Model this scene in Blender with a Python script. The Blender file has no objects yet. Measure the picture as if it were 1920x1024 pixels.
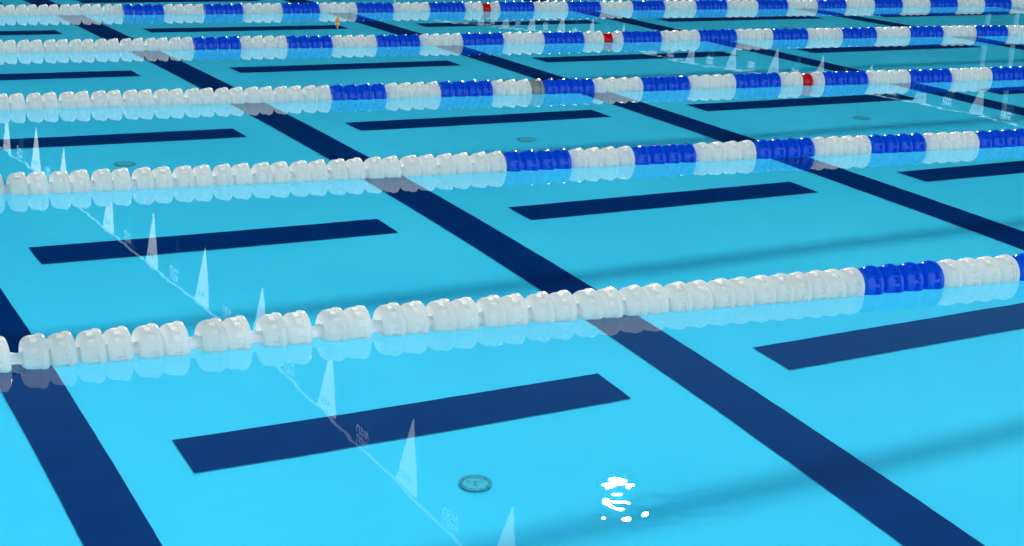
import bpy, bmesh, math, random
from mathutils import Matrix, Vector
random.seed(4)
SC=bpy.context.scene; COL=SC.collection
# ---------------------------------------------------------------- dimensions (metres)
CAM=(-1.5183,-4.9662,1.4228); D=2.5016; SX=2.7263; HB=.9616; WB=.1465; WLN=.1298; B0=2.7194; W0=2.3891; LB=.3459
RY=[j*2.5+o for j,o in enumerate([-0.0003,0.0408,-0.0627,0.03,0.069])]
RW=[W0+o for o in [0.004,-0.103,-0.0276,-0.0455,0.1426]]
PX0,PX1,PY0,PY1=-2.4,44,-8,34
SUN_EL=math.radians(19.74); SUN_AZ=math.radians(31.2)
Mx=Matrix.Rotation(-.4414,4,'Z')@Matrix.Rotation(1.2137,4,'X')@Matrix.Rotation(.0326,4,'Z')
cd=bpy.data.cameras.new("camera"); cam=bpy.data.objects.new("camera",cd); COL.objects.link(cam)
cam.matrix_world=Matrix.Translation(CAM)@Mx
cd.sensor_width=36; cd.lens=3374.8/1920*36; cd.shift_x=(960-827.6)/1920; cd.shift_y=(960.7-512)/1920
cd.clip_start=.05; cd.clip_end=2000; SC.camera=cam
# ---------------------------------------------------------------- materials
def mat(name):
    m=bpy.data.materials.new(name); m.use_nodes=True; nt=m.node_tree
    return m,nt,nt.nodes["Principled BSDF"]
def ramp(nt,src,c1,c2,p1=.3,p2=.7):
    r=nt.nodes.new("ShaderNodeValToRGB"); r.color_ramp.elements[0].position=p1; r.color_ramp.elements[1].position=p2
    r.color_ramp.elements[0].color=list(c1)+[1]; r.color_ramp.elements[1].color=list(c2)+[1]
    nt.links.new(src,r.inputs["Fac"]); return r.outputs[0]
def noisen(nt,scale,detail=3):
    g=nt.nodes.new("ShaderNodeTexCoord"); n=nt.nodes.new("ShaderNodeTexNoise"); n.inputs["Scale"].default_value=scale; n.inputs["Detail"].default_value=detail
    nt.links.new(g.outputs["Object"],n.inputs["Vector"]); return n.outputs["Fac"]
def plastic(name,c,rough=.3,trans=.35,tc=None,clear=0):
    m,nt,b=mat(name)
    nt.links.new(ramp(nt,noisen(nt,18),[x*.96 for x in c],c),b.inputs["Base Color"]); b.inputs["Roughness"].default_value=rough
    t=nt.nodes.new("ShaderNodeBsdfTranslucent"); t.inputs[0].default_value=list(tc or c)+[1]
    mx=nt.nodes.new("ShaderNodeMixShader"); mx.inputs[0].default_value=trans
    nt.links.new(b.outputs[0],mx.inputs[1]); nt.links.new(t.outputs[0],mx.inputs[2])
    o=mx.outputs[0]
    if clear:
        tr=nt.nodes.new("ShaderNodeBsdfTransparent"); m2=nt.nodes.new("ShaderNodeMixShader"); m2.inputs[0].default_value=clear
        nt.links.new(o,m2.inputs[1]); nt.links.new(tr.outputs[0],m2.inputs[2]); o=m2.outputs[0]
    nt.links.new(o,nt.nodes["Material Output"].inputs[0])
    return m
WHITE=plastic("white_plastic",(1,.99,.96),.14,.64,(1,.995,.97)); BLUE=plastic("blue_plastic",(.004,.15,.88),.1,.45,(.005,.33,1)); RED=plastic("red_plastic",(.8,.01,.02),.2,.4,(1,.02,.03)); ORANGE=plastic("orange_plastic",(.95,.5,.02),.15,.6,(1,.6,.03)); GREY=plastic("grey_plastic",(.5,.52,.52),.3,.4)
CORD=plastic("white_cord",(.9,.9,.88),.6,.8,(1,1,1))
PENW=plastic("white_vinyl",(.85,.85,.85),.5,.88,(.99,.99,.99),.15); PENF=plastic("thin_white_vinyl",(.7,.7,.7),.5,.5,(.8,.8,.8),.35)
PENB=plastic("sheer_blue_vinyl",(.05,.3,.5),.5,.6,(.1,.4,.6),.82); INK=plastic("blue_ink",(.04,.2,.6),.5,.5); INKW=plastic("white_ink",(.9,.9,.9),.5,.85,(.99,.99,.99))
def ground(name,c1,c2,scale,rough,sp=.1):
    m,nt,b=mat(name)
    nt.links.new(ramp(nt,noisen(nt,scale,6),c1,c2),b.inputs["Base Color"])
    b.inputs["Roughness"].default_value=rough; b.inputs["Specular IOR Level"].default_value=sp
    return m
PLASTER=ground("pool_plaster",(.031,.55,.80),(.043,.62,.87),.9,.9)
TILE=ground("navy_tile",(.0004,.022,.12),(.0006,.027,.142),6,.7,0)
CONC=ground("deck_concrete",(.4,.38,.35),(.48,.46,.42),3,.9)
INLET=ground("inlet_plastic",(.01,.2,.27),(.012,.24,.31),8,.6); PLATE=ground("inlet_plate_plastic",(.02,.44,.58),(.025,.48,.62),8,.6)
CLAD=ground("dark_blue_cladding",(.012,.06,.10),(.016,.075,.125),.4,.7); GLASS=ground("dark_glass",(.01,.04,.07),(.012,.045,.08),.4,.3)
STUCCO=ground("white_stucco",(.86,.85,.82),(.9,.89,.86),2,.9); ROOF=ground("roof_metal",(.05,.06,.07),(.07,.08,.09),2,.6)
METAL=ground("painted_steel",(.75,.75,.73),(.8,.8,.78),4,.5)
w=bpy.data.materials.new("pool_water"); w.use_nodes=True; nt=w.node_tree; nt.nodes.clear()
out=nt.nodes.new("ShaderNodeOutputMaterial"); gl=nt.nodes.new("ShaderNodeBsdfGlass"); gl.inputs["IOR"].default_value=1.333; gl.inputs["Roughness"].default_value=0
def math_(op,a,b_=None,c_=None):
    n=nt.nodes.new("ShaderNodeMath"); n.operation=op
    for i,x in enumerate((a,b_,c_)):
        if x is None: continue
        if isinstance(x,(int,float)): n.inputs[i].default_value=x
        else: nt.links.new(x,n.inputs[i])
    return n.outputs[0]
base=math_('MULTIPLY',noisen(nt,3.5,2),.00026)
tc=nt.nodes.new("ShaderNodeTexCoord"); dn=nt.nodes.new("ShaderNodeVectorMath"); dn.operation='DISTANCE'
nt.links.new(tc.outputs["Object"],dn.inputs[0]); dn.inputs[1].default_value=(.58,-1.60,0)
mr=nt.nodes.new("ShaderNodeMapRange"); mr.interpolation_type='SMOOTHSTEP'; mr.inputs[1].default_value=.05; mr.inputs[2].default_value=.36; mr.inputs[3].default_value=1; mr.inputs[4].default_value=0
nt.links.new(dn.outputs["Value"],mr.inputs[0])
patch=math_('MULTIPLY',math_('MULTIPLY',noisen(nt,21,0),.00082),mr.outputs[0])
bp=nt.nodes.new("ShaderNodeBump"); bp.inputs["Distance"].default_value=1; bp.inputs["Strength"].default_value=1
nt.links.new(math_('ADD',base,patch),bp.inputs["Height"]); nt.links.new(bp.outputs[0],gl.inputs["Normal"]); nt.links.new(gl.outputs[0],out.inputs[0])
# ---------------------------------------------------------------- helpers
def mesh(name,verts,faces,m,smooth=False):
    me=bpy.data.meshes.new(name); me.from_pydata(verts,[],faces); me.update()
    if smooth:
        for p in me.polygons: p.use_smooth=True
    me.materials.append(m); return me
def add(name,me,parent=None,loc=None,**k):
    o=bpy.data.objects.new(name,me); COL.objects.link(o)
    if parent: o.parent=parent
    if loc: o.location=loc
    for a,b in k.items(): o[a]=b
    return o
under=[];blockers=[]
def sheet(name,x0,x1,y0,y1,z,m,**k): return add(name,mesh(name,[(x0,y0,z),(x1,y0,z),(x1,y1,z),(x0,y1,z)],[(0,1,2,3)],m),kind="structure",**k)
def box(x0,x1,y0,y1,z0,z1,m,name):
    v=[(x,y,z) for z in (z0,z1) for x,y in ((x0,y0),(x1,y0),(x1,y1),(x0,y1))]
    return mesh(name,v,[(3,2,1,0),(4,5,6,7),(0,1,5,4),(1,2,6,5),(2,3,7,6),(3,0,4,7)],m)
def tube(path,r,m,name,seg=8,twist=0,lobes=0):
    v=[];f=[]
    for i,p in enumerate(path):
        p=Vector(p); q=Vector(path[min(i+1,len(path)-1)])-Vector(path[max(i-1,0)]); q.normalize()
        a=q.orthogonal() if abs(q.z)>.9 else q.cross(Vector((0,0,1))); a.normalize(); b=q.cross(a)
        for j in range(seg):
            t=2*math.pi*j/seg; rr=r*(1+(.3*math.cos(lobes*(t+twist*i)) if lobes else 0))
            v.append(p+a*math.cos(t)*rr+b*math.sin(t)*rr)
    for i in range(len(path)-1):
        for j in range(seg): f.append((i*seg+j,i*seg+(j+1)%seg,(i+1)*seg+(j+1)%seg,(i+1)*seg+j))
    return mesh(name,v,f,m,True)
def lathe(prof,m,name,seg=16):
    v=[(r*math.cos(2*math.pi*j/seg),r*math.sin(2*math.pi*j/seg),z) for z,r in prof for j in range(seg)]
    f=[(i*seg+j,i*seg+(j+1)%seg,(i+1)*seg+(j+1)%seg,(i+1)*seg+j) for i in range(len(prof)-1) for j in range(seg)]
    return mesh(name,v,f,m,True)
# ---------------------------------------------------------------- pool shell
under.append(sheet("pool_floor",PX0,PX1,PY0,PY1,-D,PLASTER,label="pale aqua plaster pool floor under water",category="pool floor"))
wt=sheet("water",PX0,PX1,PY0,PY1,0,w,label="calm clear blue swimming pool water",category="water")
for a,b in (((PX0,PY0),(PX0,PY1)),((PX1,PY1),(PX1,PY0)),((PX0,PY1),(PX1,PY1)),((PX1,PY0),(PX0,PY0))):
    under.append(add("pool_wall",mesh("pool_wall",[(*a,-D),(*b,-D),(*b,.3),(*a,.3)],[(0,1,2,3)],PLASTER),kind="structure",label="aqua plastered pool wall",category="pool wall"))
E=260
for x0,x1,y0,y1 in ((-E,PX0,-E,E),(PX1,E,-E,E),(PX0,PX1,PY1,E),(PX0,PX1,-E,PY0)):
    sheet("deck",x0,x1,y0,y1,.3,CONC,label="pale concrete pool deck",category="deck")
for i in range(0,16):
    under.append(sheet("floor_lane_line",i*SX-WLN,i*SX+WLN,PY0+1.5,PY1-1.5,-D+.006,TILE,label="long navy tile lane line on the pool floor",category="lane marking"))
for r in range(-1,10):
    for c in range(0,15):
        x=(c+.5)*SX; y=(r-.5)*2.5+B0
        under.append(sheet("floor_bar_marking",x-HB,x+HB,y-WB,y+WB,-D+.006,TILE,label="short navy tile bar on the pool floor",category="lane marking"))
def inlet_mesh():
    v=[];f=[];mi=[]
    def ring(r0,r1,z,a0,a1,n,k=0):
        b=len(v)
        for i in range(n+1):
            a=a0+(a1-a0)*i/n
            v.append((r0*math.cos(a),r0*math.sin(a),z)); v.append((r1*math.cos(a),r1*math.sin(a),z))
        for i in range(n): f.append((b+2*i,b+2*i+1,b+2*i+3,b+2*i+2)); mi.append(k)
    for k in range(10): ring(.051,.058,.012,k*math.pi/5+.06,(k+1)*math.pi/5-.06,5)
    ring(.061,.064,.012,0,2*math.pi,40)
    ring(.0,.064,.006,0,2*math.pi,40,1)
    ring(.0,.007,.016,0,2*math.pi,12)
    for k in range(3): ring(.028,.032,.014,k*2.1,k*2.1+.5,4)
    me=mesh("inlet",v,f,INLET); me.materials.append(PLATE); me.polygons.foreach_set("material_index",mi); return me
IM=inlet_mesh()
for xx,yy in [(1.38,.87)]+[((c+.5)*SX-.01,5.75) for c in range(9)]+[((c+.5)*SX-.01,10.63) for c in range(9)]:
    under.append(add("floor_inlet",IM,loc=(xx,yy,-D),label="round inlet fitting set in the pool floor",category="floor inlet",group="inlet fittings in the pool floor"))
# ---------------------------------------------------------------- lane ropes
def disc_mesh(name,m):
    # ribbed drum: rounded shoulder, narrow moulded pockets, a groove, then a taller crisp fin; cupped hollow ends leave dark gaps
    prof=[(-.014,.014,0),(-.020,.028,0),(-.0330,.031,0),(-.0375,.034,0),(-.0388,.041,0),(-.0375,.0490,0),(-.0340,.0550,0),(-.0285,.0600,0),(-.0225,.0630,0),(-.0165,.0645,0),
          (-.0155,.0647,1),(-.006,.0655,1),(.0030,.0657,1),(.0040,.0657,0),(.0062,.0657,0),(.0066,.0615,0),(.0086,.0615,0),(.0090,.0680,0),(.0106,.0695,0),(.0190,.0695,0),(.0235,.0682,0),(.0275,.0645,0),(.0308,.058,0),(.0325,.048,0),(.0310,.036,0),(.020,.028,0),(.014,.014,0)]
    angs=[];N=12; st=360/N
    for k in range(N):
        b=k*st
        for a,wn in ((0,0),(4,0),(8,0),(8.8,1),(15,1),(22,1),(28,1),(28.8,0)): angs.append((math.radians(b+a),wn))
    v=[];f=[]
    for x,r,wf in prof:
        for a,wn in angs:
            rr=r-.010 if (wf and wn) else r
            v.append((x,rr*math.cos(a),rr*math.sin(a)))
    n=len(angs)
    for i in range(len(prof)-1):
        for j in range(n): f.append((i*n+j,i*n+(j+1)%n,(i+1)*n+(j+1)%n,(i+1)*n+j))
    me=mesh(name,v,f,m,True); me.set_sharp_from_angle(angle=math.radians(34)); return me
DM=[disc_mesh("float_disc_white",WHITE),disc_mesh("float_disc_blue",BLUE),disc_mesh("float_disc_red",RED),disc_mesh("float_disc_grey",GREY)]
P=LB/4
pairs0=[x-.018 for x in [-1.36,-1.19,-1.02,-.85,-.68,-.493,-.329,-.161,.031,.222,.417,.607,.779,.953,1.127,1.297,1.466,1.635,1.800,1.960,2.107,2.250]]
view=[(-.9,3.3),(-.6,5.4),(0,8),(.6,11),(1.4,14.5)]
for j in range(5):
    y=RY[j]; w0=RW[j]
    rope=add("lane_rope",None,loc=(w0,y,0),label="lane rope of white and blue discs floating on pool water",category="lane rope",group="lane ropes across the pool")
    wy=lambda x:.006*math.sin(x*2.1+j); wz=lambda x:.012+.002*math.sin(x*3+j*2)
    xs=[]; x=w0+P/2;k=0; lim=[5,8,12,16,21][j]
    while x<lim:
        blk=k//4; c=1 if blk%2==0 else 0
        if blk==9 and k%4==2: c=2
        if j==2 and k==15: c=3
        xs.append((x,c)); x+=P;k+=1
    if j==0:
        for s in pairs0: xs+= [(s+.0440,0),(s+.1215,0)]
    else:
        x=w0-P/2;k=0
        while x>PX0+.6:
            xs.append((x,0)); x-=P-.004; k+=1
            if k%2==0: x-=.010+.00015*k
    cx=sum(view[j])/2; xs.sort(key=lambda t:abs(t[0]-cx))
    def place(x,c):
        s=(.95,.84,.84) if c==2 else (1,1,1)
        return Matrix.Translation((x-w0,wy(x),wz(x)))@Matrix.Rotation(random.uniform(-.04,.04),4,'Z')@Matrix.Rotation(random.uniform(-.025,.025),4,'Y')@Matrix.Rotation(random.uniform(0,6.28),4,'X')@Matrix.Diagonal((*s,1))
    for x,c in xs[:100]:
        o=bpy.data.objects.new("float_disc",DM[c]); COL.objects.link(o); o.parent=rope; o.matrix_local=place(x,c); blockers.append(o)
    rest=xs[100:]
    if rest:
        v=[];f=[];mi=[]
        for x,c in rest:
            M=place(x,c); b=len(v); v+=[M@q.co for q in DM[c].vertices]
            for p in DM[c].polygons: f.append([b+i for i in p.vertices]); mi.append(c)
        me=mesh("float_discs",v,f,WHITE,True); me.materials.append(BLUE); me.materials.append(RED)
        me.polygons.foreach_set("material_index",mi); me.set_sharp_from_angle(angle=math.radians(34))
        blockers.append(add("float_discs",me,parent=rope,kind="stuff"))
    x0,x1=PX0+.02,lim; n=int((x1-x0)/.012)
    path=[(x0+(x1-x0)*i/n-w0,wy(x0+(x1-x0)*i/n),wz(x0+(x1-x0)*i/n)) for i in range(n+1)]
    blockers.append(add("cable",tube(path,.019,CORD,"cable",8,.45,3),parent=rope))
mf=add("glint_float",None,loc=(4.09,9.2,0),label="small orange float standing in for a glint on the pool water",category="float"); mf.scale=(.65,.65,.65)  # solid orange shape in place of an orange glint on the water
add("body",lathe([(-.03,.004),(-.026,.018),(-.01,.03),(.012,.033),(.035,.024),(.05,.012),(.055,.008)],ORANGE,"body"),parent=mf)
add("ring",lathe([(.0552,.012),(.062,.013),(.07,.008),(.075,.003)],ORANGE,"ring"),parent=mf)
# ---------------------------------------------------------------- pennant strings
def lettering(body,m,size):
    cu=bpy.data.curves.new("t",'FONT'); cu.body=body; cu.size=size; cu.align_x='CENTER'; cu.align_y='CENTER'; cu.space_line=.8
    o=bpy.data.objects.new("t",cu); COL.objects.link(o); bpy.context.view_layer.update()
    me=bpy.data.meshes.new_from_object(o.evaluated_get(bpy.context.evaluated_depsgraph_get())); bpy.data.objects.remove(o)
    me.materials.clear(); me.materials.append(m)
    for q in me.vertices: q.co=Vector((-.004,-q.co.x,q.co.y))
    return me
TXW=lettering("USW",INK,.08); TXB=lettering("USW\nUSW",INKW,.075)
def pennant_mesh(wd,ln,m):
    v=[];f=[];N=8
    for i in range(N+1):
        t=i/N; h=wd/2*(1-t)
        for s in (-1,0,1): v.append((.003*math.sin(t*4+s),s*h-.08*t*ln/.5,-ln*t))
    for i in range(N):
        for s in (0,1): f.append((i*3+s,i*3+s+1,(i+1)*3+s+1,(i+1)*3+s))
    return mesh("pennant",v,f,m,True)
PW=pennant_mesh(.30,.47,PENW); PF=pennant_mesh(.28,.42,PENF); PB=pennant_mesh(.30,.40,PENB)
def interp(tab,y):
    for (a,za),(b,zb) in zip(tab,tab[1:]):
        if a<=y<=b: return za+(zb-za)*(y-a)/(b-a)
    return tab[-1][1] if y>tab[-1][0] else tab[0][1]
def string(X,tab,whites,label,PM,cr):
    o=add("pennant_string",None,loc=(X,tab[0][0],0),label=label,category="pennants",group="pennant strings over the pool")
    ya,yb=tab[0][0],tab[-1][0]; n=int((yb-ya)/.25)
    add("cord",tube([(0,(yb-ya)*i/n,interp(tab,ya+(yb-ya)*i/n)) for i in range(n+1)],cr,CORD,"cord",6),parent=o)
    for i,y in enumerate(whites):
        for q,me,tx in ((y,PM,TXW),((y+whites[i+1])/2 if i+1<len(whites) else None,PB,TXB)):
            if q is None or not ya<q<yb: continue
            p=add("pennant",me,parent=o,loc=(0,q-ya,interp(tab,q)-.004)); p.rotation_euler=(0,random.uniform(-.02,.02),random.uniform(.08,.18))
            add("lettering",tx,parent=p,loc=(-.012,-.01,-.10))
string(2.65,[(-7.5,3.1),(2.9,2.37),(3.6,2.32),(4.37,2.26),(5.7,2.17),(7,2.08),(9.8,2.07),(11.2,2.05),(14,2.0),(15.7,2.02),(34.4,2.7)],
  [3.07,4.37,5.70,7.05,8.42,9.82,11.25,12.98,14.2,15.65,17.0,18.4],"white and blue pennant string hung over the water",PW,.009)
string(15.5,[(-7.5,2.6),(10,2.0),(14.4,1.84),(19.2,1.89),(21.7,2.0),(26.4,1.98),(28.8,2.1),(34.4,2.4)],
  [13.3,14.5,15.69,16.9,18.1,19.3,20.5,21.75,23.0,24.1,25.24,26.4,27.62,28.77,29.9],"white and blue pennant string hung over the water",PF,.008)
for X,z in ((2.65,2.75),(15.5,2.45)):
    o=add("pennant_pole",None,loc=(X,PY1+.45,.3),label="slim steel pole holding the pennant string on the deck",category="pole",group="pennant poles")
    add("pole",tube([(0,0,0),(0,0,1),(0,0,z-.3)],.03,METAL,"pole",12),parent=o)
    add("base_plate",tube([(0,0,0),(0,0,.03)],.1,METAL,"base_plate",16),parent=o)
for X,h in ((33.6,3.6),(34.6,5.0),(35.7,4.4),(37.4,4.0)):
    o=add("flag_pole",None,loc=(X,PY1+1.2,.3),label="white flag pole standing on the pool deck",category="pole",group="flag poles on the deck")
    add("pole",tube([(0,0,0),(0,0,h/2),(0,0,h)],.07,METAL,"pole",12),parent=o)
    add("finial",lathe([(h+.001,.02),(h+.03,.07),(h+.08,.085),(h+.13,.06),(h+.16,.01)],METAL,"finial"),parent=o)
# ---------------------------------------------------------------- unseen buildings added for fill light and dark reflections
def added_building(L,Wd,H,loc,rot,wm,label,floors):
    o=add("added_building",None,loc=loc,label=label,category="added_building"); o.rotation_euler=(0,0,rot)
    add("wall",box(-L/2,L/2,0,Wd,0,H,wm,"wall"),parent=o)
    add("roof",box(-L/2-.5,L/2+.5,-.5,Wd+.5,H+.002,H+.35,ROOF,"roof"),parent=o)
    n=min(20,max(2,int(L/9)))
    for fl in range(floors):
        for i in range(n):
            x=-L/2+(i+.5)*L/n; z=H/floors*(fl+.35)
            wdw=add("window",box(x-1.5,x+1.5,-.03,.05,z,z+H/floors*.4,GLASS,"window"),parent=o)
            add("frame",box(x-1.6,x+1.6,-.06,-.031,z-.1,z-.004,wm,"frame"),parent=wdw)
added_building(280,14,28.5,(60,100,.3),0,CLAD,"long dark blue clad hall added unseen to darken the water reflections",5)  # out of view, added so the water mirrors a dark wall, not sky
added_building(60,10,15,(5,-9.2,.3),math.pi,STUCCO,"white stucco block added unseen behind the deck to bounce fill light",3)  # out of view, added so its sunlit wall brightens the float fronts
# ---------------------------------------------------------------- light
sv=Vector((math.sin(SUN_AZ)*math.cos(SUN_EL),math.cos(SUN_AZ)*math.cos(SUN_EL),math.sin(SUN_EL)))
def sun(name,v,e,ang):
    sd=bpy.data.lights.new(name,'SUN'); sd.energy=e; sd.angle=math.radians(ang); sd.color=(1,.96,.91)
    s=bpy.data.objects.new(name,sd); COL.objects.link(s); s.rotation_euler=v.to_track_quat('Z','Y').to_euler(); s.location=(0,0,20); return s
sA=sun("sun",sv,5.6,.62)
# the same sunlight after refraction at the flat water surface (Snell, n=1.333)
st=math.cos(SUN_EL)/1.333; sw=Vector((math.sin(SUN_AZ)*st,math.cos(SUN_AZ)*st,math.sqrt(1-st*st)))
sB=sun("sun_refracted_in_water",sw,2.35,2.4)
rc=bpy.data.collections.new("underwater_surfaces")
for o in under: rc.objects.link(o)
sB.light_linking.receiver_collection=rc
bc=bpy.data.collections.new("floating_things")
for o in blockers+under: bc.objects.link(o)
sB.light_linking.blocker_collection=bc
W=bpy.data.worlds.new("World"); SC.world=W; W.use_nodes=True; nt=W.node_tree
sk=nt.nodes.new("ShaderNodeTexSky"); sk.sky_type='NISHITA'; sk.sun_disc=False; sk.sun_elevation=SUN_EL; sk.sun_rotation=SUN_AZ; sk.dust_density=0; sk.ozone_density=3
tn=nt.nodes.new("ShaderNodeVectorMath"); tn.operation='MULTIPLY'; tn.inputs[1].default_value=(.36,.72,.86)
nt.links.new(sk.outputs[0],tn.inputs[0]); nt.links.new(tn.outputs[0],nt.nodes["Background"].inputs[0]); nt.nodes["Background"].inputs[1].default_value=.05
SC.view_settings.view_transform='Standard'; SC.view_settings.look='None'
